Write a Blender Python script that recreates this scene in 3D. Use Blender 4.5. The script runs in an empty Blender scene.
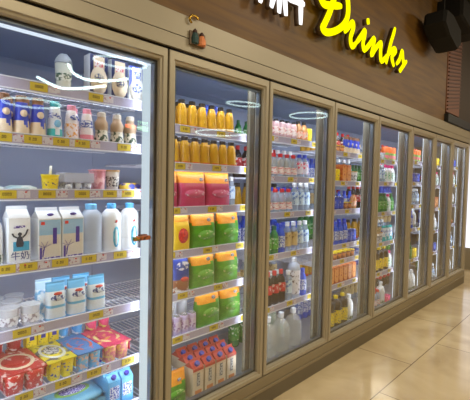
import bpy, math, random
from mathutils import Vector, Matrix
random.seed(7)
SC = bpy.context.scene
COL = SC.collection
PI = math.pi

# ------------------------------------------------------------------ materials
def lin(c):
    return tuple(((v/255)/12.92 if v/255 <= .04045 else ((v/255+.055)/1.055)**2.4) for v in c)
MATS = {}
def newmat(name):
    m = bpy.data.materials.new(name); m.use_nodes = True
    MATS[name] = m
    return m, m.node_tree, m.node_tree.nodes['Principled BSDF']
def M(name, rgb, rough=.45, metal=0., emit=0., rgb2=None, scale=20, thr=.5, stretch=(1, 1, 1), sharp=.04, bump=0.):
    """plain or two-tone (noise-printed) surface"""
    if name in MATS: return MATS[name]
    m, nt, b = newmat(name)
    c = (*lin(rgb), 1)
    b.inputs['Base Color'].default_value = c
    b.inputs['Roughness'].default_value = rough
    b.inputs['Metallic'].default_value = metal
    if emit:
        b.inputs['Emission Color'].default_value = c
        b.inputs['Emission Strength'].default_value = emit
    if rgb2:
        tc = nt.nodes.new('ShaderNodeTexCoord'); mp = nt.nodes.new('ShaderNodeMapping')
        mp.inputs['Scale'].default_value = stretch
        n = nt.nodes.new('ShaderNodeTexNoise'); n.inputs['Scale'].default_value = scale
        n.inputs['Detail'].default_value = 3
        r = nt.nodes.new('ShaderNodeValToRGB')
        r.color_ramp.elements[0].position = max(0, thr-sharp); r.color_ramp.elements[0].color = c
        r.color_ramp.elements[1].position = min(1, thr+sharp); r.color_ramp.elements[1].color = (*lin(rgb2), 1)
        nt.links.new(tc.outputs['Object'], mp.inputs['Vector']); nt.links.new(mp.outputs[0], n.inputs['Vector'])
        nt.links.new(n.outputs['Fac'], r.inputs['Fac']); nt.links.new(r.outputs['Color'], b.inputs['Base Color'])
        if bump:
            bp = nt.nodes.new('ShaderNodeBump'); bp.inputs['Strength'].default_value = bump
            nt.links.new(n.outputs['Fac'], bp.inputs['Height']); nt.links.new(bp.outputs[0], b.inputs['Normal'])
    return m
def Clear(name, rgb, alpha=.25, rough=.1):
    """thin transparent plastic or glass packaging"""
    if name in MATS: return MATS[name]
    m, nt, b = newmat(name)
    b.inputs['Base Color'].default_value = (*lin(rgb), 1); b.inputs['Roughness'].default_value = rough
    b.inputs['Alpha'].default_value = alpha
    return m
def Emit(name, rgb, s):
    m = bpy.data.materials.new(name); m.use_nodes = True; nt = m.node_tree
    nt.nodes.remove(nt.nodes['Principled BSDF'])
    e = nt.nodes.new('ShaderNodeEmission'); e.inputs[0].default_value = (*lin(rgb), 1); e.inputs[1].default_value = s
    nt.links.new(e.outputs[0], nt.nodes['Material Output'].inputs[0]); MATS[name] = m
    return m
def GlassPane():
    m = bpy.data.materials.new('cooler_glass'); m.use_nodes = True; nt = m.node_tree; N = nt.nodes; L = nt.links
    N.remove(N['Principled BSDF'])
    g = N.new('ShaderNodeNewGeometry'); d = N.new('ShaderNodeVectorMath'); d.operation = 'DOT_PRODUCT'
    L.new(g.outputs['Normal'], d.inputs[0]); L.new(g.outputs['Incoming'], d.inputs[1])
    def ma(op, a, bv=None):
        n = N.new('ShaderNodeMath'); n.operation = op; n.use_clamp = False
        if isinstance(a, (int, float)): n.inputs[0].default_value = a
        else: L.new(a, n.inputs[0])
        if bv is not None:
            if isinstance(bv, (int, float)): n.inputs[1].default_value = bv
            else: L.new(bv, n.inputs[1])
        return n.outputs[0]
    c = ma('ABSOLUTE', d.outputs['Value']); q = ma('POWER', ma('SUBTRACT', 1., c), 5.)
    f = ma('ADD', ma('MULTIPLY', q, .90), .085)
    t = N.new('ShaderNodeBsdfTransparent'); t.inputs[0].default_value = (.985, .99, .985, 1)
    gl = N.new('ShaderNodeBsdfGlossy'); gl.inputs['Roughness'].default_value = .02
    mx = N.new('ShaderNodeMixShader'); L.new(f, mx.inputs[0]); L.new(t.outputs[0], mx.inputs[1]); L.new(gl.outputs[0], mx.inputs[2])
    L.new(mx.outputs[0], N['Material Output'].inputs[0]); MATS['cooler_glass'] = m
    return m
GLASS = GlassPane()
FRAME = M('champagne_metal', (176, 164, 140), .38, .3, rgb2=(164, 153, 130), scale=6, thr=.5, sharp=.3, stretch=(1, 1, .2))
HEAD = M('header_metal', (160, 149, 126), .42, .25, rgb2=(151, 140, 118), scale=5, thr=.5, sharp=.3, stretch=(1, .2, 1))
BASEM = M('plinth_metal', (146, 132, 104), .4, .25, rgb2=(136, 122, 96), scale=5, thr=.5, sharp=.3, stretch=(1, .2, 1))
KICK = M('kick_metal', (114, 103, 82), .35, .35, rgb2=(104, 94, 74), scale=5, thr=.5, sharp=.3, stretch=(1, .2, 1))
DARK = M('dark_seam', (30, 24, 18), .7)
GASK = M('black_gasket', (34, 34, 36), .5)
SPACER = M('steel_spacer', (120, 128, 138), .3, .7)
POST = M('post_white', (188, 190, 182), .4)
BACK = M('cabinet_lining', (146, 158, 184), .35, rgb2=(137, 149, 175), scale=3, sharp=.3)
WIRE = M('white_wire', (215, 218, 230), .3, .2)
RAIL = M('lilac_rail', (176, 172, 200), .25)
RAILE = M('rail_edge', (228, 232, 245), .25)
TAG = M('yellow_tag', (200, 176, 46), .5)
TAGD = M('tag_ink', (70, 55, 20), .6)
SLIP = M('tag_paper', (204, 198, 208), .5, rgb2=(160, 110, 130), scale=90, thr=.6)
REDDOT = M('tag_red', (200, 50, 50), .5)
LEDM = Emit('led_diffuser', (214, 232, 244), 1.0)
LEDT = Emit('led_tube', (225, 238, 255), 2.2)

# ------------------------------------------------------------------ mesh helpers
class MB:
    def __init__(s): s.v = []; s.f = []; s.m = []
    def quad(s, i, m): s.f.append(i); s.m.append(m)
    def box(s, x0, x1, y0, y1, z0, z1, m=0):
        b = len(s.v)
        s.v += [(x, y, z) for x in (x0, x1) for y in (y0, y1) for z in (z0, z1)]
        for q in ((0, 1, 3, 2), (4, 6, 7, 5), (0, 4, 5, 1), (2, 3, 7, 6), (0, 2, 6, 4), (1, 5, 7, 3)):
            s.quad(tuple(b+i for i in q), m)
        return s
    def loft(s, rings, mat=0, cap=True):
        """rings: equal-length closed loops; mat int or f(ring, i)"""
        b = len(s.v); n = len(rings[0])
        for r in rings: s.v += [tuple(p) for p in r]
        for k in range(len(rings)-1):
            for i in range(n):
                j = (i+1) % n
                mm = mat(k, i) if callable(mat) else mat
                s.quad((b+k*n+i, b+k*n+j, b+(k+1)*n+j, b+(k+1)*n+i), mm)
        if cap:
            m0 = mat(0, 0) if callable(mat) else mat; m1 = mat(len(rings)-2, 0) if callable(mat) else mat
            s.quad(tuple(b+i for i in reversed(range(n))), m0)
            s.quad(tuple(b+(len(rings)-1)*n+i for i in range(n)), m1)
        return s
    def lathe(s, prof, mat=0, n=18, cx=0, cy=0, cap=True):
        """prof [(r,z)]; mat int or f(theta, z); theta 0 faces the aisle"""
        rings = [[(cx+r*math.cos(2*PI*i/n), cy+r*math.sin(2*PI*i/n), z) for i in range(n)] for r, z in prof]
        def mf(k, i):
            t = (2*PI*(i+.5)/n+PI) % (2*PI)-PI
            return mat(t, (prof[k][1]+prof[k+1][1])/2) if callable(mat) else mat
        return s.loft(rings, mf, cap)
    def tube(s, pts, r, m=0, n=8, closed=False, sx=1.):
        P = [Vector(p) for p in pts]; N = len(P); rings = []
        for i, p in enumerate(P):
            a = P[(i-1) % N] if (closed or i) else p; c = P[(i+1) % N] if (closed or i < N-1) else p
            d = (c-a).normalized(); up = Vector((1, 0, 0)) if abs(d.x) < .9 else Vector((0, 0, 1))
            u = (up-d*up.dot(d)).normalized(); w = d.cross(u)
            rr = r[i] if isinstance(r, (list, tuple)) else r
            rings.append([p+u*rr*sx*math.cos(2*PI*k/n)+w*rr*math.sin(2*PI*k/n) for k in range(n)])
        if closed: rings.append(rings[0]); return s.loft(rings, m, False)
        return s.loft(rings, m, True)
    def mesh(s, name, mats, smooth=False):
        me = bpy.data.meshes.new(name); me.from_pydata(s.v, [], s.f)
        for m in mats: me.materials.append(m)
        me.polygons.foreach_set('material_index', s.m)
        if smooth: me.polygons.foreach_set('use_smooth', [True]*len(s.f))
        me.update()
        return me
def obj(name, me, parent=None, loc=(0, 0, 0), bevel=0., label=None):
    o = bpy.data.objects.new(name, me); COL.objects.link(o); o.location = loc
    if parent: o.parent = parent
    if bevel:
        b = o.modifiers.new('bevel', 'BEVEL'); b.width = bevel; b.segments = 2; b.limit_method = 'ANGLE'
    if label: o['label'] = label
    return o
def thing(name, label, cat, loc=(0, 0, 0), group=None, rz=0.):
    o = bpy.data.objects.new(name, None); COL.objects.link(o); o.location = loc; o.rotation_euler = (0, 0, rz)
    o.empty_display_size = .02
    o['label'] = label; o['category'] = cat
    if group: o['group'] = group
    return o
def struct(name, mb, mats):
    o = obj(name, mb.mesh(name, mats)); o['kind'] = 'structure'; return o
def smooth_path(pts, k=5):
    P = [Vector(p) for p in pts]; out = []
    for i in range(len(P)-1):
        a = P[max(0, i-1)]; b = P[i]; c = P[i+1]; d = P[min(len(P)-1, i+2)]
        for j in range(k):
            t = j/k
            out.append(.5*((2*b)+(c-a)*t+(2*a-5*b+4*c-d)*t*t+(3*b-a-3*c+d)*t**3))
    out.append(P[-1]); return out
ORD = ['first', 'second', 'third', 'fourth', 'fifth', 'sixth', 'seventh', 'eighth', 'ninth', 'tenth', 'eleventh', 'twelfth']

# ------------------------------------------------------------------ camera (level of a standing person)
cam = bpy.data.cameras.new('camera'); camo = bpy.data.objects.new('camera', cam); COL.objects.link(camo)
fw = Vector((-.68700, .72539, -.04348)); yaw, pit, roll = .75826, .04349, .021445
fw = Vector((-math.sin(yaw)*math.cos(pit), math.cos(yaw)*math.cos(pit), -math.sin(pit)))
r0 = fw.cross(Vector((0, 0, 1))).normalized(); u0 = r0.cross(fw)
r1 = math.cos(roll)*r0+math.sin(roll)*u0; u1 = -math.sin(roll)*r0+math.cos(roll)*u0
mt = Matrix(((r1.x, u1.x, -fw.x, 1.559), (r1.y, u1.y, -fw.y, 0), (r1.z, u1.z, -fw.z, 1.4114), (0, 0, 0, 1)))
camo.matrix_world = mt
cam.sensor_fit = 'HORIZONTAL'; cam.sensor_width = 36; cam.lens = 399.8/470*36; cam.clip_start = .05
SC.camera = camo

# ------------------------------------------------------------------ the setting
def floor_mat():
    m, nt, b = newmat('marble_tiles'); N = nt.nodes; L = nt.links
    tc = N.new('ShaderNodeTexCoord'); mp = N.new('ShaderNodeMapping')
    # tile rows run along the coolers, joints at x = .455 and y = 3.24 / 3.84
    mp.inputs['Rotation'].default_value = (0, 0, PI/2); mp.inputs['Location'].default_value = (0, 0, 0)
    br = N.new('ShaderNodeTexBrick'); br.offset = .5
    br.inputs['Scale'].default_value = 1; br.inputs['Brick Width'].default_value = 1.2; br.inputs['Row Height'].default_value = .8
    br.inputs['Mortar Size'].default_value = .004; br.inputs['Mortar Smooth'].default_value = .1
    br.inputs['Color1'].default_value = (1, 1, 1, 1); br.inputs['Color2'].default_value = (.9, .9, .9, 1)
    br.inputs['Mortar'].default_value = (.34, .31, .28, 1)
    L.new(tc.outputs['Object'], mp.inputs[0]); L.new(mp.outputs[0], br.inputs[0])
    n = N.new('ShaderNodeTexNoise'); n.inputs['Scale'].default_value = 1.6; n.inputs['Detail'].default_value = 8; n.inputs['Distortion'].default_value = 1.2
    L.new(tc.outputs['Object'], n.inputs[0])
    r = N.new('ShaderNodeValToRGB'); e = r.color_ramp.elements
    e[0].position = .3; e[0].color = (*lin((186, 162, 122)), 1); e[1].position = .72; e[1].color = (*lin((224, 203, 162)), 1)
    x = e.new(.5); x.color = (*lin((206, 183, 143)), 1)
    L.new(n.outputs['Fac'], r.inputs[0])
    mx = N.new('ShaderNodeMixRGB'); mx.blend_type = 'MULTIPLY'; mx.inputs[0].default_value = 1
    L.new(r.outputs[0], mx.inputs[1]); L.new(br.outputs['Color'], mx.inputs[2]); L.new(mx.outputs[0], b.inputs['Base Color'])
    b.inputs['Roughness'].default_value = .13
    return m
fl = struct('floor', MB().box(-2.1, 6.7, -12.4, 3.8, -.1, 0), [floor_mat()])
fl.location = (.455, 8.04, 0)        # object origin sits on a tile joint
CEIL = M('dark_ceiling', (58, 50, 36), .8, rgb2=(50, 42, 30), scale=2, sharp=.3)
struct('ceiling', MB().box(-1.5, 7.2, -4.2, 11.9, 3.62, 3.72), [CEIL])

def wood_mat():
    m, nt, b = newmat('wood_cladding'); N = nt.nodes; L = nt.links
    tc = N.new('ShaderNodeTexCoord'); mp = N.new('ShaderNodeMapping'); mp.inputs['Scale'].default_value = (1, 1.1, 16)
    n = N.new('ShaderNodeTexNoise'); n.inputs['Scale'].default_value = 1.6; n.inputs['Detail'].default_value = 6; n.inputs['Distortion'].default_value = .4
    L.new(tc.outputs['Object'], mp.inputs[0]); L.new(mp.outputs[0], n.inputs[0])
    r = N.new('ShaderNodeValToRGB'); e = r.color_ramp.elements
    e[0].position = .28; e[0].color = (*lin((84, 54, 8)), 1); e[1].position = .75; e[1].color = (*lin((116, 80, 10)), 1)
    L.new(n.outputs['Fac'], r.inputs[0]); L.new(r.outputs[0], b.inputs['Base Color'])
    b.inputs['Roughness'].default_value = .55
    return m
WOOD = wood_mat()
struct('wall_left', MB().box(-.85, -.02, -2.5, 5.45, 2.222, 3.62), [WOOD])
mb = MB().box(-.85, -.01, 5.45, 6.02, 2.36, 3.62, 0)
for k in range(26):                       # diagonal ribs of the column
    z = 2.38+k*.046
    mb.v += [(-.012, 5.47, z), (.006, 5.47, z), (.006, 5.47, z+.016), (-.012, 5.47, z+.016),
             (-.012, 6.0, z+.09), (.006, 6.0, z+.09), (.006, 6.0, z+.106), (-.012, 6.0, z+.106)]
    b0 = len(mb.v)-8
    for q in ((0, 1, 2, 3), (7, 6, 5, 4), (0, 4, 5, 1), (1, 5, 6, 2), (2, 6, 7, 3), (3, 7, 4, 0)):
        mb.quad(tuple(b0+i for i in q), 1)
struct('trim_1', mb, [M('column_brown', (122, 76, 50), .6), M('column_rib', (84, 50, 34), .6)])
struct('wall_end', MB().box(-.85, -.05, 6.02, 8.6, 2.36, 3.62), [M('dark_bulkhead', (58, 42, 26), .7)])
# room beyond and behind the viewer
WARM = M('shop_wall', (176, 150, 112), .7, rgb2=(150, 122, 86), scale=1.2, sharp=.25)
struct('wall_right', MB().box(7, 7.2, -4.2, 11.9, 0, 3.62), [WARM])
struct('wall_back', MB().box(-1.5, 7, -4.4, -4.2, 0, 3.62), [WARM])
struct('wall_front', MB().box(-1.5, 7, 11.7, 11.9, 0, 3.62), [WARM])
struct('wall_rear', MB().box(-1.7, -1.5, -4.2, 11.9, 0, 3.62), [WARM])

# ------------------------------------------------------------------ cooler units
G = [.355, 1.172, 1.938, 2.73, 3.518, 4.345, 5.10, 5.81, 6.57]
SH = {0: [1.79, 1.575, 1.352, 1.056, .788, .517, .285],
      1: [1.704, 1.50, 1.257, 1.016, .78, .538],
      2: [1.728, 1.449, 1.194, .898, .527],
      3: [1.685, 1.431, 1.183, .878, .742, .532],
      4: [1.667, 1.438, 1.128, .814, .505],
      5: [1.70, 1.45, 1.18, .90, .53], 6: [1.68, 1.42, 1.12, .82, .53], 7: [1.70, 1.44, 1.15, .86, .52]}
DECK = .155
TAGS = {(0, 0): [.641, .889], (0, 1): [.505, .618, .732, .825, 1.034], (0, 2): [.521, .674, .826, .962, 1.058],
        (0, 3): [.517, .60, .729, .86, 1.018], (0, 4): [.575, .896], (0, 5): [.583, .743, .888, 1.068]}
DOORNAME = ['nearest', 'second', 'third', 'fourth', 'fifth', 'sixth', 'seventh', 'farthest']
ZB, ZT = .19, 2.038
DOORS = []
KF = .98                       # goods stand a little nearer the glass
def zf(z): return 1.411+(z-1.411)*KF
for b in range(8):
    y0, y1 = G[b], G[b+1]
    U = thing('display_cooler', 'upright glass-door cooler unit with champagne frame, %s along the wall' % (
        DOORNAME[b] if b in (0, 7) else DOORNAME[b]+' from the camera'), 'cooler', (0, y0, 0), 'coolers along the drinks wall')
    w = y1-y0
    # door frame
    a, c = .006, w-.006
    def ring(x, iy, izb, izt): return [(x, a+iy, ZB+izb), (x, c-iy, ZB+izb), (x, c-iy, ZT-izt), (x, a+iy, ZT-izt)]
    mb = MB().loft([ring(-.05, 0, 0, 0), ring(-.004, 0, 0, 0), ring(0, .004, .004, .004), ring(0, .026, .024, .040), ring(-.008, .030, .028, .044),
                    ring(-.010, .038, .036, .054), ring(-.020, .042, .040, .060), ring(-.05, .042, .040, .060), ring(-.05, 0, 0, 0)], 0, False)
    door = obj('door', mb.mesh('door', [FRAME]), U); DOORS.append(door)
    mb = MB().loft([ring(-.051, .038, .036, .056), ring(-.0285, .0425, .0405, .0605), ring(-.0285, .052, .050, .070), ring(-.058, .052, .050, .070), ring(-.058, .038, .036, .056), ring(-.051, .038, .036, .056)], 0, False)
    obj('gasket', mb.mesh('gasket', [GASK]), door)
    mb = MB().loft([ring(-.0295, .0515, .0495, .070), ring(-.0295, .058, .056, .076), ring(-.055, .058, .056, .076), ring(-.055, .0515, .0495, .070)], 0, False)
    obj('spacer_bar', mb.mesh('spacer_bar', [SPACER]), door)
    obj('glass_pane', MB().box(-.028, -.022, a+.0425, c-.0425, ZB+.0405, ZT-.0605).mesh('glass_pane', [GLASS]), door)
    # carcass
    obj('back_panel', MB().box(-.80, -.75, .001, w-.001, .12, 2.047).mesh('back_panel', [BACK]), U)
    obj('top_panel', MB().box(-.7495, -.07, .001, w-.001, 2.047-.015, 2.047).mesh('top_panel', [BACK]), U)
    obj('deck', MB().box(-.7495, -.05, .001, w-.001, .1195, DECK).mesh('deck', [M('deck_steel', (150, 152, 158), .35, .3)]), U)
    # mullion post on the right of the opening (the left one belongs to the unit before it)
    obj('mullion_post', MB().box(-.125, -.062, w-.058, w-.0006, DECK+.001, 2.046).mesh('mullion_post', [POST]), U)
    obj('mullion_post', MB().box(-.125, -.062, .0006, .040, DECK+.001, 2.046).mesh('mullion_post', [POST]), U)
    lit = LEDM if b == 0 else M('diffuser_off', (84, 80, 68), .5)
    obj('light_diffuser', MB().box(-.124, -.066, w-.065, w-.0585, .2, 2.02).mesh('light_diffuser', [lit]), U)
    tb = MB(); tb.lathe([(.007, .2), (.007, 2.0)], 0, 10, -.134, w-.030)
    obj('light_tube', tb.mesh('light_tube', [LEDT]), U)
    tb = MB(); tb.box(-.085, -.066, .047, w-.047, *((1.958, 1.978) if b == 0 else (2.015, 2.040)))
    obj('light_tube', tb.mesh('light_tube', [Emit('led_top', (225, 238, 255), 1.2) if b == 0 else MATS['led_top']]), U)
    # shelves
    e0 = .004; e1 = w-.004
    for k, z in enumerate(SH[b]):
        z = zf(z)
        mb = MB()
        xf, xb = -.1385, -.60
        n = int(w/.026)
        for i in range(n+1):
            y = e0+.004+(e1-e0-.008)*i/n
            mb.box(xb, xf, y-.0018, y+.0018, z-.004, z)
        for x in (xf-.002, xf-.15, xf-.30, xb): mb.box(x-.003, x+.003, e0, e1, z-.0095, z-.0042)
        s = obj('shelf', mb.mesh('shelf', [WIRE]), U)
        obj('light_strip', MB().box(-.158, -.146, .05, w-.05, z-.0165, z-.0100).mesh('light_strip', [LEDT]), s)
        rb = MB().box(-.1365, -.1305, e0, e1, z-.026, z+.016, 0).box(-.130, -.1275, e0, e1, z+.0125, z+.016, 1).box(-.1375, -.127, e0, e1, z-.031, z-.0262, 1)
        obj('price_rail', rb.mesh('price_rail', [RAIL, RAILE]), s)
        ts = TAGS.get((b, k))
        if (b, k) == (0, 6): ts = []
        if ts is None: ts = [y0+.12+.27*j+.03*((k*7+b*3) % 4) for j in range(3)]
        for t in ts:
            y = (t*KF if b == 0 else t)-y0; hw = .034
            tm = MB().box(-.1300, -.1280, y-hw, y+hw, z-.022, z+.010, 0)
            tx = y-.016
            for dd in range(4):            # the printed price figures
                if dd == 1 and (k+b) % 2: tm.box(-.1279, -.1275, tx+.004, tx+.0055, z-.010, z-.0085, 1); tx += .006; continue
                tm.box(-.1279, -.1275, tx, tx+.0018, z-.010, z+.001, 1); tm.box(-.1279, -.1275, tx+.0045, tx+.0063, z-.010, z+.001, 1)
                tm.box(-.1279, -.1275, tx, tx+.006, z-.0012, z+.001, 1); tm.box(-.1279, -.1275, tx, tx+.006, z-.010, z-.008, 1)
                tx += .0085
            if y+hw > w-.01: continue
            if y+hw+.06 < w: tm.box(-.1300, -.1283, y+hw+.003, y+hw+.05, z-.020, z+.009, 2).box(-.1282, -.1279, y+hw+.03, y+hw+.038, z, z+.006, 3)
            obj('price_tag', tm.mesh('price_tag', [TAG, TAGD, SLIP, REDDOT]), s)
    if b == 0: obj('side_panel', MB().box(-.8, -.07, -.045, -.002, .12, 2.047).mesh('side_panel', [BACK]), U)

YE = 6.62
t = obj('end_panel', MB().box(-.8, -.001, 6.573, 6.62, .19, 2.046).mesh('end_panel', [FRAME])); t['label'] = 'champagne metal end panel closing the far end of the cooler row'; t['category'] = 'panel'
H = thing('header_panel', 'long champagne metal header running above all the cooler doors', 'header panel', (0, 0, 2.05))
obj('lower_band', MB().box(-.8, .004, -.6, YE, .002, .064).box(-.06, -.012, -.6, YE, -.0025, .0019, 1).mesh('lower_band', [HEAD, DARK]), H)
obj('upper_band', MB().box(-.8, .004, -.6, YE, .068, .171).box(-.8, 0, -.6, YE, .0641, .0679, 1).mesh('upper_band', [HEAD, DARK]), H)
P = thing('plinth', 'continuous metal plinth running along the floor under the cooler doors', 'plinth', (0, 0, 0))
obj('plinth_ledge', MB().box(-.8, .012, -.6, YE, .098, .118).box(-.048, .004, -.6, YE, .1181, .186).mesh('plinth_ledge', [BASEM]), P, bevel=.003)
obj('kick_plate', MB().box(-.8, .002, -.6, YE, .0, .0975).mesh('kick_plate', [KICK]), P)

# canopy, backlit panel, hanging ceiling gear at the far end
t = thing('dark_canopy', 'flat black canopy board lying above the far end of the header', 'canopy', (0, 6.7, 2.225))
obj('canopy_board', MB().box(-.84, .03, -1.28, 1.9, 0, .10).mesh('canopy_board', [M('canopy_black', (26, 22, 18), .6)]), t, bevel=.006)
t = thing('lightbox', 'tall white glowing lightbox panel beyond the last cooler', 'lightbox', (-.25, 7.75, 0))
obj('light_panel', MB().box(-1.05, .55, -.03, .0, .38, 2.12).mesh('light_panel', [Emit('lightbox_white', (246, 246, 255), 1.3)]), t)
obj('stand', MB().box(-1.08, .58, .001, .10, 0, 2.15).mesh('stand', [FRAME]), t)
BLK = M('black_fixture', (16, 12, 6), .95)
def gear(name, label, cat, loc, pts, th, rz, drop):
    g = thing(name, label, cat, loc)
    mb = MB(); n = len(pts)
    mb.loft([[(-th/2, y*.94, z*.94) for y, z in pts], [(-th/2+.03, y, z) for y, z in pts], [(th/2-.03, y, z) for y, z in pts], [(th/2, y*.94, z*.94) for y, z in pts]], 0)
    o = obj('housing', mb.mesh('housing', [BLK]), g); o.rotation_euler = (0, 0, rz)
    obj('drop_rod', MB().box(-.012, .012, -.012, .012, max(z for y, z in pts)-.02, drop).mesh('drop_rod', [BLK]), g)
gear('ceiling_speaker', 'black angular speaker hanging on the wood wall right of the yellow lettering', 'speaker', (.16, 4.62, 3.04),
     [(-.28, .02), (-.24, .15), (-.02, .16), (.28, .08), (.30, -.06), (.18, -.15), (-.1, -.08)], .22, 0, .57)
gear('ceiling_speaker', 'black boxy fixture under the ceiling in the top right corner', 'speaker', (.10, 5.35, 3.42),
     [(-.36, -.09), (-.36, .12), (.5, .12), (.5, -.12), (.1, -.16)], .3, 0, .19)

# ------------------------------------------------------------------ the lettering
YEL = Emit('sign_yellow', (255, 246, 0), 1.25); WHI = Emit('sign_white', (255, 255, 255), 1.6)
RET_SHADE = M('letter_return_shade', (70, 48, 22), .6)  # dark sides behind the strokes; the tone also stands in for their shadow
SG = {'D': [(2.597, 2.796), (2.56, 2.72), (2.511, 2.616), (2.45, 2.521), (2.427, 2.482), (2.488, 2.473), (2.608, 2.52), (2.713, 2.591), (2.768, 2.669), (2.77, 2.76), (2.73, 2.84), (2.64, 2.875), (2.502, 2.84), (2.413, 2.757), (2.393, 2.68), (2.443, 2.65), (2.562, 2.682), (2.669, 2.712)],
      'r': [(2.731, 2.546), (2.789, 2.599), (2.848, 2.651), (2.864, 2.613), (2.825, 2.527), (2.853, 2.47), (2.917, 2.514)],
      'i': [(2.917, 2.514), (2.986, 2.579), (3.055, 2.648), (3.053, 2.605), (3.032, 2.541), (3.05, 2.485)],
      'n': [(3.05, 2.485), (3.126, 2.545), (3.225, 2.633), (3.218, 2.574), (3.19, 2.489), (3.267, 2.565), (3.362, 2.633), (3.359, 2.557), (3.386, 2.482), (3.503, 2.565)],
      'k': [(3.645, 2.838), (3.605, 2.758), (3.558, 2.673), (3.481, 2.487)],
      's': [(3.707, 2.533), (3.772, 2.589), (3.826, 2.678), (3.849, 2.619), (3.872, 2.564), (3.79, 2.487), (3.85, 2.537), (3.942, 2.611)]}
EXTRA = {'i': [[(3.1, 2.757), (3.113, 2.713)]], 'k': [[(3.514, 2.567), (3.633, 2.653), (3.674, 2.635), (3.599, 2.57), (3.649, 2.497)]]}
sg = thing('lit_sign', 'yellow glowing handwritten Drinks lettering on the wood wall', 'sign', (.0, 2.39, 2.45))
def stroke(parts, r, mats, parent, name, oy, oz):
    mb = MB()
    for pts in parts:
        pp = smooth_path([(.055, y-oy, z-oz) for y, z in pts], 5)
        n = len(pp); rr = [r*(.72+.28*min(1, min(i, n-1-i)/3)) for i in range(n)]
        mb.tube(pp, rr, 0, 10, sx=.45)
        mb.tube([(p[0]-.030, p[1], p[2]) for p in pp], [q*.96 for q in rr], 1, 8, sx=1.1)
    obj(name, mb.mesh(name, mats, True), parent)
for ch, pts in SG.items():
    stroke([pts]+EXTRA.get(ch, []), .0265 if ch == 'D' else .0225, [YEL, RET_SHADE], sg, 'letter', 2.39, 2.45)
s2 = thing('lit_sign', 'white glowing Chinese character left of the yellow lettering, cut by the top edge', 'sign', (.0, 1.95, 2.45))
for k, pts in enumerate([[(1.815, 2.72), (1.79, 2.578), (1.76, 2.437)], [(1.905, 2.614), (1.889, 2.539), (1.862, 2.443)], [(1.941, 2.78), (1.937, 2.556), (1.938, 2.433)],
            [(1.983, 2.644), (1.987, 2.556), (2.006, 2.438)], [(2.026, 2.60), (2.031, 2.555), (2.113, 2.560), (2.195, 2.567)], [(2.155, 2.83), (2.160, 2.585), (2.164, 2.432)],
            [(2.045, 2.76), (2.075, 2.715)], [(2.035, 2.69), (2.07, 2.65)], [(1.85, 2.66), (1.945, 2.665), (2.01, 2.675)]]):
    stroke([pts], .0215, [WHI, RET_SHADE], s2, 'stroke', 1.95, 2.45)

# ornament stuck on the header, latch on the first door
t = thing('hanging_charm', 'small gold hook with a green and orange figure charm on the header', 'charm', (.0085, 1.33, 2.09))
mb = MB(); mb.tube([(.008, -.02+.030*math.cos(a), .118+.022*math.sin(a)) for a in [k*PI/7+.5 for k in range(9)]], .006, 0, 6)
obj('hook', mb.mesh('hook', [M('gold', (205, 165, 70), .25, .9)], True), t)
mb = MB().box(.0, .006, -.045, .055, .0, .065)
mb.lathe([(.018, .005), (.02, .03), (.012, .055)], 1, 10, .012, -.018).lathe([(.0, .05), (.011, .058), (.011, .068), (.0, .078)], 3, 10, .012, -.018)
mb.lathe([(.022, .004), (.021, .028), (.011, .05)], 2, 10, .012, .026).lathe([(.0, .046), (.011, .053), (.011, .062), (.0, .072)], 3, 10, .012, .026)
obj('figure_plate', mb.mesh('figure_plate', [M('plate_brown', (120, 100, 80), .6), M('fig_green', (44, 74, 72), .6), M('fig_orange', (226, 138, 84), .6), M('fig_hair', (66, 38, 30), .6)]), t)
mb = MB(); mb.tube([(.030, 1.02-G[0]-.050, 1.152), (.030, 1.02-G[0]-.024, 1.152)], .010, 0, 12)
mb.box(.006, .030, 1.02-G[0]-.024, 1.02-G[0]+.038, 1.143, 1.161, 1).box(-.013, .006, 1.02-G[0]+.0, 1.02-G[0]+.036, 1.139, 1.165, 1)
obj('latch', mb.mesh('latch', [M('latch_orange', (196, 104, 30), .4, rgb2=(90, 120, 40), scale=60), M('latch_brown', (96, 52, 30), .45, rgb2=(180, 100, 50), scale=70)]), DOORS[0], label='small brown and orange latch')

# ------------------------------------------------------------------ lamps of the shop (seen mirrored in the glass)
RING = Emit('ring_led', (214, 240, 236), 5.0)
METB = M('lamp_bronze', (90, 66, 40), .4, .6)
def ring_lamp(x, y, z, R, label, tilt=0, bright=True):
    t = thing('ring_lamp', label, 'pendant lamp', (x, y, z), 'ring lamps over the shop floor')
    mb = MB(); mb.tube([(R*math.cos(a), R*math.sin(a), tilt*R*math.cos(a)) for a in [2*PI*k/40 for k in range(40)]], .016, 0, 8, True)
    obj('ring', mb.mesh('ring', [RING if bright else METB], True), t)
    mb = MB()
    for k in range(3):
        a = 2*PI*k/3; mb.tube([(R*math.cos(a), R*math.sin(a), tilt*R*math.cos(a)+.01), (0, 0, min(.5, 3.6-z))], .004, 0, 5)
    mb.tube([(0, 0, min(.5, 3.6-z)), (0, 0, 3.615-z)], .006, 0, 5)
    obj('cable', mb.mesh('cable', [METB]), t)
for i, (x, y, z, R, tl, br) in enumerate([(4.0, 5.11, 3.02, .34, .25, False), (4.19, 6.32, 3.08, .36, .1, True), (3.85, 3.2, 3.17, .38, .1, True), (5.85, 2.66, 2.72, .46, 0, True),
                                      (3.46, 7.69, 2.95, .42, 0, True), (4.88, 6.32, 2.52, .55, 0, True)]):
    ring_lamp(x, y, z, R, '%s ring pendant lamp, %s from the camera, mirrored in the cooler glass' % ('bronze' if not br else 'white glowing', ORD[i]), tl, br)
t = thing('arc_lamp', 'curved white linear pendant mirrored in the nearest glass door', 'pendant lamp', (3.28, 2.32, 2.6))
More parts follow.
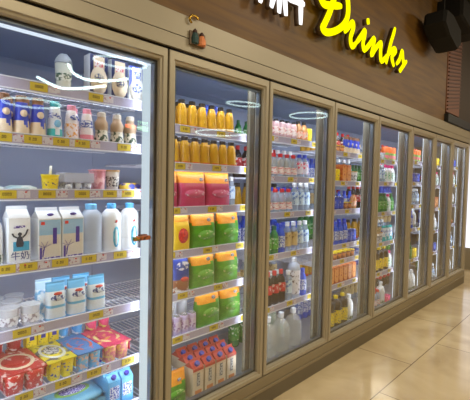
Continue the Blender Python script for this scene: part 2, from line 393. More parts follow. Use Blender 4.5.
for pts in ([(3.682, 1.948, 2.677), (3.56, 2.059, 2.594), (3.449, 2.161, 2.541), (3.285, 2.316, 2.545), (3.06, 2.532, 2.583)],
            [(3.408, 2.218, 2.848), (3.348, 2.268, 2.725), (3.218, 2.387, 2.654), (3.036, 2.559, 2.647), (2.855, 2.731, 2.677)]):
    mb = MB(); mb.tube([(x-3.28, y-2.32, z-2.6) for x, y, z in smooth_path(pts, 5)], .015, 0, 8)
    obj('arc', mb.mesh('arc', [Emit('arc_led', (220, 246, 240), 14.)], True), t)
    mb = MB(); x, y, z = pts[2]; mb.tube([(x-3.28, y-2.32, z-2.6), (x-3.28, y-2.32, 1.015)], .004, 0, 5)
    obj('cable', mb.mesh('cable', [METB]), t)
t = thing('message_board', 'small orange and green lit message board facing the coolers', 'message board', (2.76, 2.79, 1.99))
n = Vector((-.72, .0, 0)).normalized()
mb = MB().box(-.02, .02, -.24, .24, 0, .20); o = obj('casing', mb.mesh('casing', [BLK]), t); o.rotation_euler = (0, 0, -.3)
mb = MB().box(-.024, -.021, -.22, -.03, .06, .10)
o = obj('orange_line', mb.mesh('orange_line', [Emit('led_orange', (255, 90, 40), 9)]), t); o.rotation_euler = (0, 0, -.3)
mb = MB()
for k in range(5):
    y = .0+k*.042
    mb.box(-.024, -.021, y, y+.03, .155, .165).box(-.024, -.021, y+.011, y+.018, .05, .17).box(-.024, -.021, y, y+.03, .10, .108).box(-.024, -.021, y, y+.008, .05, .09).box(-.024, -.021, y+.024, y+.03, .05, .10)
o = obj('green_line', mb.mesh('green_line', [Emit('led_green', (190, 255, 190), 5)]), t); o.rotation_euler = (0, 0, -.3)
obj('drop_rod', MB().box(-.008, .008, -.008, .008, .2, 1.625).mesh('drop_rod', [METB]), t)

# ------------------------------------------------------------------ goods: each kind is a list of (part name, mesh, parent index, label)
KINDS = {}
def kind(name, parts): KINDS[name] = parts
def P_(name, mb, mats, smooth=True, parent=None, label=None): return (name, mb.mesh(name, mats, smooth), parent, label)
def sq_ring(wy, wx, z, n=4, e=1, cx=0, cy=0):
    """superellipse ring, wy along the shelf, wx in depth"""
    out = []
    for i in range(n):
        t = 2*PI*i/n+PI/4*(n == 4)
        c, s_ = math.cos(t), math.sin(t)
        out.append((cx+wx*math.copysign(abs(c)**e, c), cy+wy*math.copysign(abs(s_)**e, s_), z))
    return out
def colour_bottle(name, h, r, body, cap, label=None, capr=None, shape='round', capname='cap', logo=None):
    """bottle with body material list+function, cap and an optional wrap label"""
    mats, fn = body; capr = capr or r*.5
    hc = h*.12
    if shape == 'round': pr = [(0, 0), (r*.86, 0), (r, h*.04), (r, h*.30), (r, h*.55), (r*.93, h*.66), (r*.72, h*.76), (capr*.95, h*.82), (capr*.9, h-hc)]
    elif shape == 'taper': pr = [(0, 0), (r*.9, 0), (r, h*.03), (r*.97, h*.2), (r*.90, h*.4), (r*.82, h*.6), (r*.74, h*.75), (capr*1.05, h*.83), (capr*.9, h-hc)]
    elif shape == 'waist': pr = [(0, 0), (r*.9, 0), (r, h*.04), (r, h*.22), (r*.84, h*.34), (r*.84, h*.44), (r*.98, h*.56), (r*.93, h*.68), (r*.6, h*.8), (capr*.9, h*.85), (capr*.9, h-hc)]
    elif shape == 'stout': pr = [(0, 0), (r*.92, 0), (r, h*.03), (r, h*.4), (r, h*.72), (r*.92, h*.80), (r*.6, h*.87), (capr*.9, h*.9), (capr*.9, h-hc*.8)]
    pr = [(max(a, .0005), z) for a, z in pr]
    ex = []
    for (a, z), (a2, z2) in zip(pr, pr[1:]):           # extra rings so the printed bands have clean edges
        ex.append((a, z)); m = max(1, int((z2-z)/(h*.05)))
        for j in range(1, m): ex.append((a+(a2-a)*j/m, z+(z2-z)*j/m))
    ex.append(pr[-1])
    parts = [P_('bottle_body', MB().lathe(ex, fn, 20), mats)]
    z0 = pr[-1][1]
    parts.append(P_(capname, MB().lathe([(capr*.98, z0-.004), (capr, z0), (capr, h-.003), (capr*.85, h)], 0, 14), [cap], False, 0))
    if label:
        lm, za, zb = label; rr = lambda q: next(a+(a2-a)*(q-z)/(z2-z) for (a, z), (a2, z2) in zip(pr, pr[1:]) if z <= q <= z2 and z2 > z)
        zs = [za*h+(zb-za)*h*j/5 for j in range(6)]
        parts.append(P_('wrap_label', MB().lathe([(rr(q)+.0008, q) for q in zs], 0, 20, cap=False), [lm], True, 0))
    if logo:
        lm, zc, ry, rz = logo
        parts.append(P_('badge', disc_on(r*1.005, zc*h, ry, rz), [lm], True, 0))
    kind(name, parts)
def disc_on(r, zc, ry, rz, n=14, off=.0015):
    """small oval patch wrapped on the front of a round body"""
    mb = MB(); rings = []
    for s_, o_ in ((1, 0), (1, off), (.0001, off*1.3)):
        rings.append([((r+o_)*math.cos(ry*s_*math.cos(2*PI*k/n)/r), (r+o_)*math.sin(ry*s_*math.cos(2*PI*k/n)/r), zc+rz*s_*math.sin(2*PI*k/n)) for k in range(n)])
    return mb.loft(rings, 0, False)
def oval(x, yc, zc, ry, rz, n=16, th=.0014):
    return MB().loft([[(x+dx, yc+ry*s_*math.cos(2*PI*k/n), zc+rz*s_*math.sin(2*PI*k/n)) for k in range(n)] for dx, s_ in ((0, 1), (th, 1), (th*1.2, .001))], 0, False)
def const(m): return ([m], 0)
def carton(name, w, d, h, body, roof, cap=None, panels=(), fin=True):
    """gable-top carton; panels = (material, y0,y1,z0,z1) as fractions of the front face"""
    hb = h*.80 if fin else h
    mb = MB().box(-d/2, d/2, -w/2, w/2, 0, hb, 0)
    parts = [P_('carton_body', mb, [body], False)]
    if fin:
        g = MB().loft([[(-d/2, -w/2, hb+.0004), (d/2, -w/2, hb+.0004), (d/2, w/2, hb+.0004), (-d/2, w/2, hb+.0004)],
                       [(-d*.04, -w/2*.96, h*.94), (d*.04, -w/2*.96, h*.94), (d*.04, w/2*.96, h*.94), (-d*.04, w/2*.96, h*.94)],
                       [(-d*.02, -w/2*.96, h), (d*.02, -w/2*.96, h), (d*.02, w/2*.96, h), (-d*.02, w/2*.96, h)]], 0)
        parts.append(P_('gable_top', g, [roof], False, 0))
        if cap: 
            cc = MB(); cx, cz = d*.27, hb+(h*.94-hb)*.46
            cc.tube([(cx, 0, cz), (cx+.010, 0, cz+.014)], w*.19, 0, 12)
            parts.append(P_('screw_cap', cc, [cap], False, 0))
    for i, (m, ya, yb, za, zb) in enumerate(panels):
        parts.append(P_('print_panel', MB().box(d/2+.0002, d/2+.0008+.0003*i, -w/2+ya*w, -w/2+yb*w, za*hb, zb*hb), [m], False, 0))
    kind(name, parts)
def bag(name, w, d, h, mats, fn, badge=None, window=None):
    """standing pillow bag with crimped top; mats by height"""
    rings = []; N = 28
    for k in range(15):
        t = k/14; z = h*t
        ww = w/2*(1-.05*math.sin(PI*t)-.02*(t > .93)); dd = d/2*(.86+.14*math.sin(PI*t*1.1))*(1 if t < .55 else max(.05, 1-((t-.55)/.42)**1.6))
        ring = []
        for i in range(N):
            th = 2*PI*i/N; c, s_ = math.cos(th), math.sin(th)
            wr = 1+.03*math.sin(5*th+9*t)
            ring.append((dd*wr*math.copysign(abs(c)**.7, c), ww*math.copysign(abs(s_)**.5, s_), z))
        rings.append(ring)
    def mf(k, i): return fn((k+.5)/14, 2*PI*(i+.5)/N)
    parts = [P_('bag_body', MB().loft(rings, mf), mats)]
    parts.append(P_('top_seal', MB().box(-.002, .002, -w/2*.97, w/2*.97, h-.003, h+.006), [mats[-1]], False, 0))
    if badge: parts.append(P_('badge', oval(d/2*.9, badge[1]*w, badge[2]*h, badge[3]*w, badge[4]*h, th=.004), [badge[0]], True, 0))
    if window: parts.append(P_('print_panel', oval(d/2*.98, window[1]*w, window[2]*h, window[3]*w, window[4]*h, th=.003), [window[0]], True, 0))
    kind(name, parts)
def can(name, r, h, m, top, label=None):
    parts = [P_('can_body', MB().lathe([(r*.85, 0), (r, .006), (r, h-.012), (r*.86, h-.002)], 0, 18), [m]),
             P_('can_lid', MB().lathe([(r*.84, h-.0018), (r*.86, h+.001), (r*.8, h+.001), (r*.78, h-.001)], 0, 18), [top], False, 0)]
    if label: parts.append(P_('wrap_label', MB().lathe([(r+.0007, h*label[1]), (r+.0007, h*label[2])], 0, 18, cap=False), [label[0]], True, 0))
    kind(name, parts)
def cup(name, r, h, m, lid, band=None, dome=False, spoon=None):
    parts = [P_('cup_body', MB().lathe([(r*.78, 0), (r*.8, .004), (r*.97, h*.93)], 0, 18), [m])]
    if dome: parts.append(P_('dome_lid', MB().lathe([(r*1.02, h*.93), (r*1.02, h*.96), (r*.9, h*1.10), (r*.55, h*1.24), (r*.1, h*1.28)], 0, 18), [lid], True, 0))
    else: parts.append(P_('lid', MB().lathe([(r, h*.93), (r*1.04, h*.935), (r*1.04, h*.99), (r*.95, h)], 0, 18), [lid], False, 0))
    if band: parts.append(P_('wrap_label', MB().lathe([(r*(.8+.17*q)+.0012, h*q) for q in (band[1], band[2])], 0, 18, cap=False), [band[0]], True, 0))
    if spoon: parts.append(P_('straw', MB().tube([(0, 0, h+.001), (.0, .004, h*1.5)], r*.16, 0, 8), [spoon], True, 0))
    kind(name, parts)

# surfaces of the goods
def two(name, a, b, sc=60, thr=.56, rough=.4, st=(1, 1, 1)): return M(name, a, rough, rgb2=b, scale=sc, thr=thr, stretch=st)
WHITE = M('milk_white', (232, 234, 236), .4); CREAM = M('cream', (226, 204, 172), .4); BLUE = M('deep_blue', (26, 62, 190), .3)
NAVY = M('navy', (34, 44, 92), .35); BROWN = M('brown_cap', (128, 84, 52), .45); TEAL = M('teal', (40, 178, 178), .35); PINK = M('pink', (238, 150, 170), .4)
AMBER = M('juice_orange', (212, 162, 44), .15, rgb2=(190, 140, 30), scale=14, sharp=.25); BLACKC = M('black_cap', (34, 30, 28), .35)
REDC = M('red_cap', (206, 30, 40), .35); BLUEC = M('blue_cap', (44, 70, 190), .35); LBLUE = M('light_blue', (120, 186, 226), .4)
CLR = Clear('clear_plastic', (226, 234, 240), .3); WATER = Clear('clear_water', (190, 206, 224), .42, .05); DKC = Clear('dark_drink', (46, 36, 34), .85, .08)
YELC = M('bright_yellow', (240, 210, 20), .35); ORANGE = M('bag_orange', (240, 142, 20), .35, rgb2=(246, 170, 50), scale=20, sharp=.2)
GREEN = M('bag_green', (92, 172, 30), .35, rgb2=(60, 132, 26), scale=16, thr=.52, sharp=.2)
MAG = M('bag_pink', (206, 70, 112), .35, rgb2=(176, 44, 90), scale=14, sharp=.25)
TXTB = two('print_blue', (226, 230, 238), (34, 70, 170), 110, .5, st=(1, 1, 1.6)); TXTG = two('print_green', (222, 224, 214), (40, 84, 60), 90, .5)
TXTR = two('print_red', (236, 226, 222), (200, 50, 50), 90, .55); TXTP = two('print_purple', (222, 222, 236), (70, 50, 150), 150, .46)
TXTK = two('print_dark', (214, 210, 204), (50, 46, 60), 120, .52); TXTY = two('print_yellow', (244, 214, 40), (60, 60, 110), 70, .6)
FLOW = two('print_floral', (240, 222, 224), (236, 160, 60), 70, .55); TXTW = two('print_white', (70, 150, 50), (240, 244, 230), 60, .6)

def fb(t, z):                       # cream below, blue above with a point hanging down at the front
    lo = .070-.038*max(0, 1-abs(t-.35)/.45); return 1 if z > lo and z < .142 else (2 if z >= .142 else 0)
colour_bottle('blue_cream_bottle', .168, .0305, ([CREAM, BLUE, BROWN], fb), BROWN, None, .021, 'taper', logo=(CREAM, .57, .014, .014))
colour_bottle('teal_yogurt_bottle', .165, .031, ([M('pearl', (226, 232, 238), .3), TEAL], lambda t, z: 1 if z < .050-.035*max(0, 1-abs(t)/.5) else 0), TEAL, (TXTB, .56, .70), .02, 'taper', logo=(LBLUE, .43, .014, .016))
colour_bottle('floral_yogurt_bottle', .160, .031, ([M('pearl_pink', (236, 228, 232), .3)], 0), PINK, (FLOW, .12, .5), .019, 'taper', logo=(TXTB, .66, .018, .01))
colour_bottle('pink_base_bottle', .155, .030, ([MATS['pearl_pink'], M('rose', (236, 140, 160), .35)], lambda t, z: 1 if z < .04 else 0), PINK, (TXTB, .45, .66), .018, 'taper')
colour_bottle('brown_milk_bottle', .150, .0315, ([M('latte', (176, 148, 120), .3), WHITE], lambda t, z: 0), M('clear_beige', (200, 190, 176), .3), (two('print_latte', (214, 206, 190), (42, 74, 62), 60, .5), .08, .45), .020, 'waist')
colour_bottle('juice_bottle', .163, .0335, ([AMBER, M('juice_red', (214, 84, 40), .25)], lambda t, z: 1 if z < .022 and abs(t) < 1. else 0), BLACKC, None, .019, 'taper')
colour_bottle('red_cap_bottle', .175, .032, const(WATER), REDC, (TXTR, .16, .46), .017, 'waist')
colour_bottle('blue_cap_pink_bottle', .185, .031, const(WATER), BLUEC, (two('print_rose', (226, 226, 240), (220, 60, 100), 60, .56), .2, .7), .016, 'round')
colour_bottle('white_cap_bottle', .22, .033, const(WATER), WHITE, (two('print_sky', (200, 220, 236), (80, 120, 190), 50, .56), .25, .68), .017, 'round')
colour_bottle('tan_label_bottle', .22, .034, const(WATER), WHITE, (two('print_tan', (206, 180, 126), (120, 92, 50), 50, .6), .2, .66), .017, 'round')
colour_bottle('green_bottle', .20, .033, const(M('green_drink', (40, 120, 60), .2)), M('green_cap', (20, 90, 50), .3), (TXTW, .2, .6), .017, 'round')
colour_bottle('blue_drink_bottle', .21, .032, const(M('blue_drink', (44, 84, 200), .2)), BLUEC, (TXTB, .2, .6), .017, 'round')
colour_bottle('big_label_bottle', .30, .050, const(Clear('milky_clear', (206, 216, 236), .75)), WHITE, (two('print_black_red', (232, 232, 244), (70, 40, 60), 40, .6), .1, .7), .020, 'stout')
colour_bottle('dark_cola_bottle', .24, .036, const(DKC), REDC, (two('print_cola', (190, 30, 40), (236, 226, 220), 50, .6), .35, .62), .016, 'round')
colour_bottle('yellow_label_jug', .27, .055, const(M('soy_dark', (50, 38, 34), .15)), YELC, (TXTY, .12, .55), .02, 'stout')
colour_bottle('water_jug', .29, .068, const(Clear('jug_clear', (216, 216, 208), .34, .06)), WHITE, None, .022, 'round')
colour_bottle('orange_soda_bottle', .16, .031, const(Clear('soda_orange', (232, 170, 110), .6)), BLACKC, (two('print_soda', (232, 210, 190), (220, 90, 50), 60, .5), .2, .5), .016, 'round')
colour_bottle('white_milk_jug', .235, .047, const(WHITE), M('sky_cap', (84, 170, 224), .35), None, .021, 'stout', logo=None)
KINDS['white_milk_jug'] += [P_('print_panel', disc_on(.0475, .078, .016, .05), [M('aqua', (70, 178, 214), .4, rgb2=(120, 206, 226), scale=50)], True, 0),
                            P_('badge', disc_on(.049, .078, .006, .04), [WHITE], True, 0), P_('badge', disc_on(.0475, .150, .010, .007), [TXTR], True, 0)]
colour_bottle('frosted_jug', .235, .050, const(Clear('frosted', (196, 208, 224), .72, .25)), M('sky_cap2', (110, 180, 220), .35), None, .026, 'stout')
colour_bottle('plain_milk_bottle', .24, .045, const(WHITE), WHITE, (TXTG, .05, .2), .02, 'round')
colour_bottle('bright_stack_bottle', .19, .034, const(M('white_drink', (236, 238, 244), .3)), M('magenta_cap', (220, 40, 120), .3), (two('print_mint', (226, 240, 236), (40, 170, 110), 40, .55), .15, .6), .017, 'round')
cup('dome_cup', .036, .130, M('paper_cup', (206, 206, 190), .5), Clear('dome_clear', (220, 226, 232), .45), (TXTG, .35, .6), dome=True)
cup('yellow_cup', .036, .075, YELC, M('yellow_lid', (250, 226, 60), .35), (TXTY, .35, .75), spoon=WHITE)
cup('pink_jar', .0325, .105, M('pink_jar_body', (222, 170, 180), .3, rgb2=(196, 120, 136), scale=30), M('pink_lid', (226, 150, 160), .35))
cup('brown_lid_jar', .033, .105, M('jar_body', (206, 200, 196), .3), M('ochre_lid', (196, 150, 90), .35), (TXTK, .25, .7))
cup('clear_wrapped_cup', .039, .088, Clear('clear_cup', (226, 228, 236), .5), Clear('clear_lid', (236, 240, 246), .55), (two('print_grey', (226, 226, 230), (150, 140, 150), 60, .55), .2, .6))
cup('clear_tub', .036, .085, Clear('clear_tub_m', (214, 216, 224), .55), Clear('clear_tub_lid', (230, 232, 240), .6))
cup('jar_round', .032, .07, M('jar_amber', (196, 120, 50), .3, rgb2=(120, 60, 30), scale=40), YELC)
can('lilac_can', .0275, .105, M('lilac', (188, 170, 206), .3), M('can_top', (200, 200, 206), .25, .8), (two('print_lilac', (210, 196, 216), (150, 110, 160), 60, .5), .25, .75))
can('pinkish_can', .030, .125, M('can_pink', (206, 170, 176), .3), BLACKC, (TXTR, .3, .7)); can('yellow_can', .032, .115, YELC, M('can_top2', (210, 190, 60), .3), (TXTY, .3, .6))
can('blue_can', .032, .12, M('can_blue', (40, 60, 150), .3), MATS['can_top'], (two('print_bw', (60, 90, 200), (230, 230, 240), 50, .6), .2, .8))
can('orange_tin', .037, .155, M('tin_orange', (240, 120, 60), .35), M('tin_lid', (220, 50, 50), .3), (two('print_mix', (240, 130, 150), (110, 200, 90), 30, .52), .1, .6))
SKY = M('sky_panel', (110, 172, 216), .4, rgb2=(196, 214, 226), scale=5, thr=.55, sharp=.3, stretch=(1, .4, 3))
PURP = M('purple_ink', (70, 52, 150), .4); NAVI = M('navy_ink', (30, 58, 130), .4); REDI = M('red_ink', (214, 60, 50), .4)
BEIGE = M('beige_panel', (214, 206, 192), .45)
carton('windmill_carton', .093, .085, .225, WHITE, M('carton_top', (206, 206, 206), .45), None, [(BEIGE, .03, .97, .02, .98), (SKY, .03, .97, .62, .97), (PURP, .62, .80, .40, .78), (PURP, .05, .14, .06, .34), (TXTP, .25, .95, .03, .10), (REDI, .1, .26, .86, .93)])
KINDS['windmill_carton'] += [P_('badge', oval(.031, .005, .196, .014, .006), [PURP], True, 0)]
mb = MB()                           # little windmill drawing
for a in (.5, 1.1, 2.1, 2.7, 4.2): mb.tube([(.0445, -.022, .060), (.0445, -.022+.028*math.cos(a), .060+.028*math.sin(a))], .0009, 0, 4)
mb.tube([(.0445, -.024, .0585), (.0445, -.030, .022)], .0022, 0, 4); KINDS['windmill_carton'] += [P_('print_panel', mb, [PURP], False, 0)]
carton('plain_front_carton', .080, .075, .235, WHITE, MATS['carton_top'], None, [(M('aqua_panel', (60, 160, 200), .4), .2, .95, .30, .50)])
FIG = MB().lathe([(.012, .073), (.015, .085), (.010, .110), (.004, .116)], 0, 10, .040, .0).lathe([(.003, .116), (.0075, .121), (.0075, .127), (.002, .131)], 0, 10, .040, 0)
FIG.tube([(.041, .010, .110), (.041, .022, .122), (.041, .030, .142)], .0035, 0, 6).tube([(.041, -.010, .110), (.041, -.022, .116), (.041, -.028, .128)], .0035, 0, 6)
FIG.v = [(min(x, .0405), y, z) for x, y, z in FIG.v]
KINDS['plain_front_carton'] += [P_('print_panel', FIG, [M('figure_dark', (50, 60, 76), .5)], False, 0), P_('print_panel', MB().box(.0377, .0384, -.022, .02, .148, .158), [TXTP], False, 0)]
def glyph_mesh(text, size, name, mat, x, y, z):
    """flat lettering converted to a real mesh, facing the aisle"""
    cu = bpy.data.curves.new(name, 'FONT'); cu.body = text; cu.size = size; cu.align_x = 'CENTER'; cu.extrude = .0004; cu.resolution_u = 2
    to = bpy.data.objects.new(name, cu); COL.objects.link(to); bpy.context.view_layer.update()
    dg = bpy.context.evaluated_depsgraph_get(); me = bpy.data.meshes.new_from_object(to.evaluated_get(dg))
    bpy.data.objects.remove(to); me.transform(Matrix(((0, 0, 1, x), (1, 0, 0, y), (0, 1, 0, z), (0, 0, 0, 1))))
    me.materials.clear(); me.materials.append(mat); return me
KINDS['plain_front_carton'] += [('print_panel', glyph_mesh('\u725b\u5976', .036, 'milk_word', NAVI, .0382, .002, .024), 0, None)]
carton('cream_box', .085, .06, .188, M('box_white', (226, 228, 230), .4), WHITE, None, [(NAVY, .0, 1, .0, 1.), (CREAM, .19, .81, .64, .97), (TXTR, .25, .75, .70, .86)], False)
KINDS['cream_box'] += [P_('print_panel', oval(.0308, 0, .075, .0415, .062, th=.0012), [CREAM], True, 0), P_('badge', oval(.0324, 0, .085, .024, .022), [two('print_navy', (206, 190, 160), (50, 60, 110), 120, .5)], True, 0)]
carton('blue_white_box', .085, .06, .180, WHITE, WHITE, None, [(BLUE, .0, 1, .45, 1.), (WHITE, .17, .83, .58, .97), (TXTB, .25, .75, .66, .86)], False)
KINDS['blue_white_box'] += [P_('print_panel', oval(.0308, 0, .065, .0415, .058, th=.0012), [M('cream_lite', (232, 230, 222), .4)], True, 0), P_('badge', oval(.0324, 0, .075, .026, .022), [TXTB], True, 0)]
carton('red_top_carton', .082, .08, .215, M('carton_cream', (222, 200, 168), .4), M('carton_red', (196, 56, 40), .4), M('cap_violet', (56, 66, 170), .35), [(M('cream_p', (230, 212, 184), .4), .03, .97, .0, .8), (MATS['carton_red'], 0, 1, .9, 1.), (M('ink_slate', (80, 84, 110), .5), .36, .64, .38, .82), (TXTK, .38, .62, .40, .80), (M('peach', (222, 140, 84), .4), .2, .8, .06, .24)])
carton('light_blue_carton', .075, .075, .19, M('carton_blue', (84, 170, 224), .4), M('carton_blue2', (110, 190, 232), .4), M('cap_indigo', (56, 44, 170), .35), [(TXTB, .1, .9, .3, .8)])
carton('small_yellow_box', .046, .045, .072, YELC, YELC, None, [(TXTY, .1, .9, .12, .9), (M('indigo_blot', (60, 60, 150), .4), .3, .75, .45, .72)], False)
carton('orange_pack', .07, .07, .15, M('pack_orange', (222, 130, 60), .4, rgb2=(190, 90, 40), scale=30), WHITE, None, [(two('print_pack', (232, 160, 90), (190, 60, 40), 40, .55), .05, .95, .1, .9)], False)
carton('clear_lilac_box', .10, .08, .13, M('box_lilac', (196, 198, 210), .4), WHITE, None, [(two('print_pale', (206, 206, 214), (150, 160, 170), 40, .55), .1, .9, .1, .9)], False)
def og(t, a): return 0 if t < .66+.03*math.sin(a*3) else 1
bag('green_orange_bag', .185, .085, .210, [GREEN, ORANGE], og, (M('badge_blue', (60, 80, 150), .4, rgb2=(230, 230, 240), scale=120), .1, .80, .07, .05), (two('print_leaf', (96, 170, 44), (206, 216, 150), 60, .58), 0, .38, .34, .13))
bag('pink_orange_bag', .20, .085, .20, [MAG, ORANGE], lambda t, a: 0 if t < .72+.03*math.sin(a*3) else 1, (MATS['badge_blue'], .22, .82, .06, .05), (two('print_berry', (206, 84, 124), (240, 206, 216), 60, .6), 0, .42, .36, .12))
bag('yellow_red_bag', .125, .08, .208, [M('bag_yellow', (236, 196, 40), .35), ORANGE], lambda t, a: 0 if t < .8 else 1, (M('bag_red', (186, 30, 36), .4, rgb2=(226, 60, 40), scale=60), 0, .42, .28, .2), None)
bag('blue_snack_bag', .125, .08, .21, [M('bag_brown', (150, 90, 60), .4, rgb2=(226, 220, 210), scale=34, thr=.56), M('bag_blue', (30, 66, 160), .35)], lambda t, a: 0 if t < .38 else 1, (two('print_bluew', (40, 80, 180), (240, 240, 250), 50, .5), 0, .72, .36, .12), (REDI, .1, .36, .22, .06))
bag('milk_pouch', .082, .06, .160, [M('pouch_white', (216, 226, 232), .25), M('pouch_blue', (92, 176, 222), .3)], lambda t, a: 1 if (t > .78 or .34 < t < .40 or t < .05) else 0, (M('pouch_navy', (36, 62, 130), .4, rgb2=(200, 210, 220), scale=90), 0, .62, .36, .08), (REDI, 0, .74, .22, .04))
bag('small_blue_pouch', .07, .05, .165, [M('pouch_sky', (100, 176, 224), .3, rgb2=(226, 236, 242), scale=26, thr=.52), M('pouch_ice', (190, 220, 238), .3)], lambda t, a: 0 if t < .8 else 1, (M('pouch_red2', (200, 60, 70), .4), .1, .5, .16, .06))
def flat_pack(name, w, d, h, m, badge=None):
    rings = []
    for z, s_ in ((0, .94), (h*.3, 1), (h*.7, .97), (h, .6)): rings.append(sq_ring(w/2*s_, d/2*s_, z, 20, .35))
    parts = [P_('pouch_body', MB().loft(rings, 0), [m])]
    parts.append(P_('seal_edge', MB().box(-d/2*.9, d/2*.9, w/2*.97, w/2*1.08, h*.3, h*.36), [m], False, 0))
    if badge: parts += [P_('badge', MB().loft([[(d*.2*math.cos(a)*s_, w*.30*math.sin(a)*s_, z) for a in [2*PI*k/16 for k in range(16)]] for z, s_ in ((h*.8, 1.15), (h+.003, 1.15), (h+.0032, .001))], 0, False), [badge[0]], True, 0),
                        P_('badge', MB().loft([[(d*.2*math.cos(a)*s_, w*.30*math.sin(a)*s_, z) for a in [2*PI*k/16 for k in range(16)]] for z, s_ in ((h*.8, .9), (h+.0045, .9), (h+.0047, .001))], 0, False), [badge[1]], True, 0)]
    kind(name, parts)
flat_pack('white_flat_pouch', .11, .10, .028, M('ice_white', (214, 226, 228), .35, rgb2=(170, 200, 210), scale=30))
flat_pack('blue_yellow_snack', .075, .07, .045, M('snack_mix', (50, 70, 170), .35, rgb2=(236, 196, 60), scale=24, thr=.5))
flat_pack('blue_oval_pouch', .24, .20, .028, M('pouch_azure', (112, 178, 206), .3, rgb2=(96, 160, 192), scale=12, sharp=.2), (M('oval_green', (120, 170, 70), .4), TXTP))
def multipack(name, m, cupm, topm, ncol=3, w=.155, d=.24, h=.085):
    """sleeve of small cups under a printed card"""
    parts = [P_('card_sleeve', MB().box(-d/2, d/2, -w/2, w/2, h-.006, h, 0).box(-d/2, d/2*.9, -w/2, -w/2+.002, h*.35, h-.006).box(-d/2, d/2*.9, w/2-.002, w/2, h*.35, h-.006), [m], False),
             P_('print_panel', MB().loft([[(d*.36*math.cos(a)*s_, w*.42*math.sin(a)*s_, z) for a in [2*PI*k/20 for k in range(20)]] for z, s_ in ((h+.0002, 1), (h+.0012, 1), (h+.0014, .78))], 0, False), [topm[0]], False, 0),
             P_('print_panel', MB().loft([[(-.01+d*.2*math.cos(a)*s_, w*.26*math.sin(a)*s_, z) for a in [2*PI*k/20 for k in range(20)]] for z, s_ in ((h+.0004, 1), (h+.0022, 1), (h+.0024, .001))], 0, False), [topm[1]], False, 0)]
    cw = (w-.012)/ncol
    for i in range(4):
        for j in range(ncol):
            mb = MB(); cx = d/2-.032-i*(d-.064)/3; cy = -w/2+.006+cw*(j+.5)
            mb.loft([sq_ring(cw*.40, cw*.40, 0, 12, .6, cx, cy), sq_ring(cw*.47, cw*.5, h*.8, 12, .6, cx, cy), sq_ring(cw*.49, cw*.52, h-.0065, 12, .6, cx, cy)], 0)
            parts.append(P_('cup', mb, [cupm], True, 0))
    kind(name, parts)
REDP = two('pack_red', (190, 36, 44), (226, 190, 180), 34, .62); BLUP = two('pack_blue', (70, 134, 196), (220, 90, 80), 26, .6); PNKP = two('pack_pink', (226, 60, 110), (244, 190, 90), 26, .58); YELP = two('pack_yellow', (226, 206, 40), (90, 90, 100), 22, .54)
multipack('red_multipack', REDP, two('cup_red', (206, 40, 46), (240, 220, 214), 60, .58), (CREAM, REDP), 2, .17)
multipack('yellow_multipack', YELP, two('cup_yellow', (240, 214, 30), (60, 70, 150), 60, .62), (M('pale_card', (222, 220, 206), .5), TXTK), 2, .125)
multipack('blue_multipack', BLUP, two('cup_blue', (100, 180, 220), (226, 180, 150), 60, .56), (M('orange_blot', (226, 110, 80), .5, rgb2=(90, 150, 210), scale=30), BLUP), 2, .125)
multipack('pink_multipack', PNKP, two('cup_pink', (226, 120, 130), (240, 190, 110), 60, .52), (M('cream_blot', (244, 222, 150), .5, rgb2=(226, 60, 110), scale=30), PNKP), 2, .145)
cup('pink_yogurt_cup', .034, .072, two('cup_pink2', (230, 60, 120), (246, 230, 120), 50, .6), M('lid_pink', (236, 90, 140), .35)); cup('red_yogurt_cup', .036, .075, two('cup_red2', (176, 30, 46), (226, 200, 196), 50, .62), M('lid_red', (186, 50, 60), .35)); cup('blue_yogurt_cup', .033, .07, two('cup_blue2', (70, 160, 220), (236, 240, 244), 50, .6), M('lid_sky', (90, 180, 226), .35))
# silver wrapped cluster of cups
parts = []
for i in range(2):
    for j in range(3):
        mb = MB().lathe([(.016, 0), (.0205, .042)], 0, 12, -.022+.044*i, -.044+.044*j)
        parts.append(P_('cup', mb, [M('silver_cup', (196, 200, 208), .3, .3, rgb2=(110, 110, 130), scale=60, thr=.56)], True, None if not parts else 0))
parts.append(P_('shrink_wrap', MB().box(-.045, .045, -.067, .067, .0425, .047).box(-.045, .045, -.067, .067, .0475, .085), [Clear('shrink', (206, 210, 222), .45)], False, 0))
kind('wrapped_cup_cluster', parts)

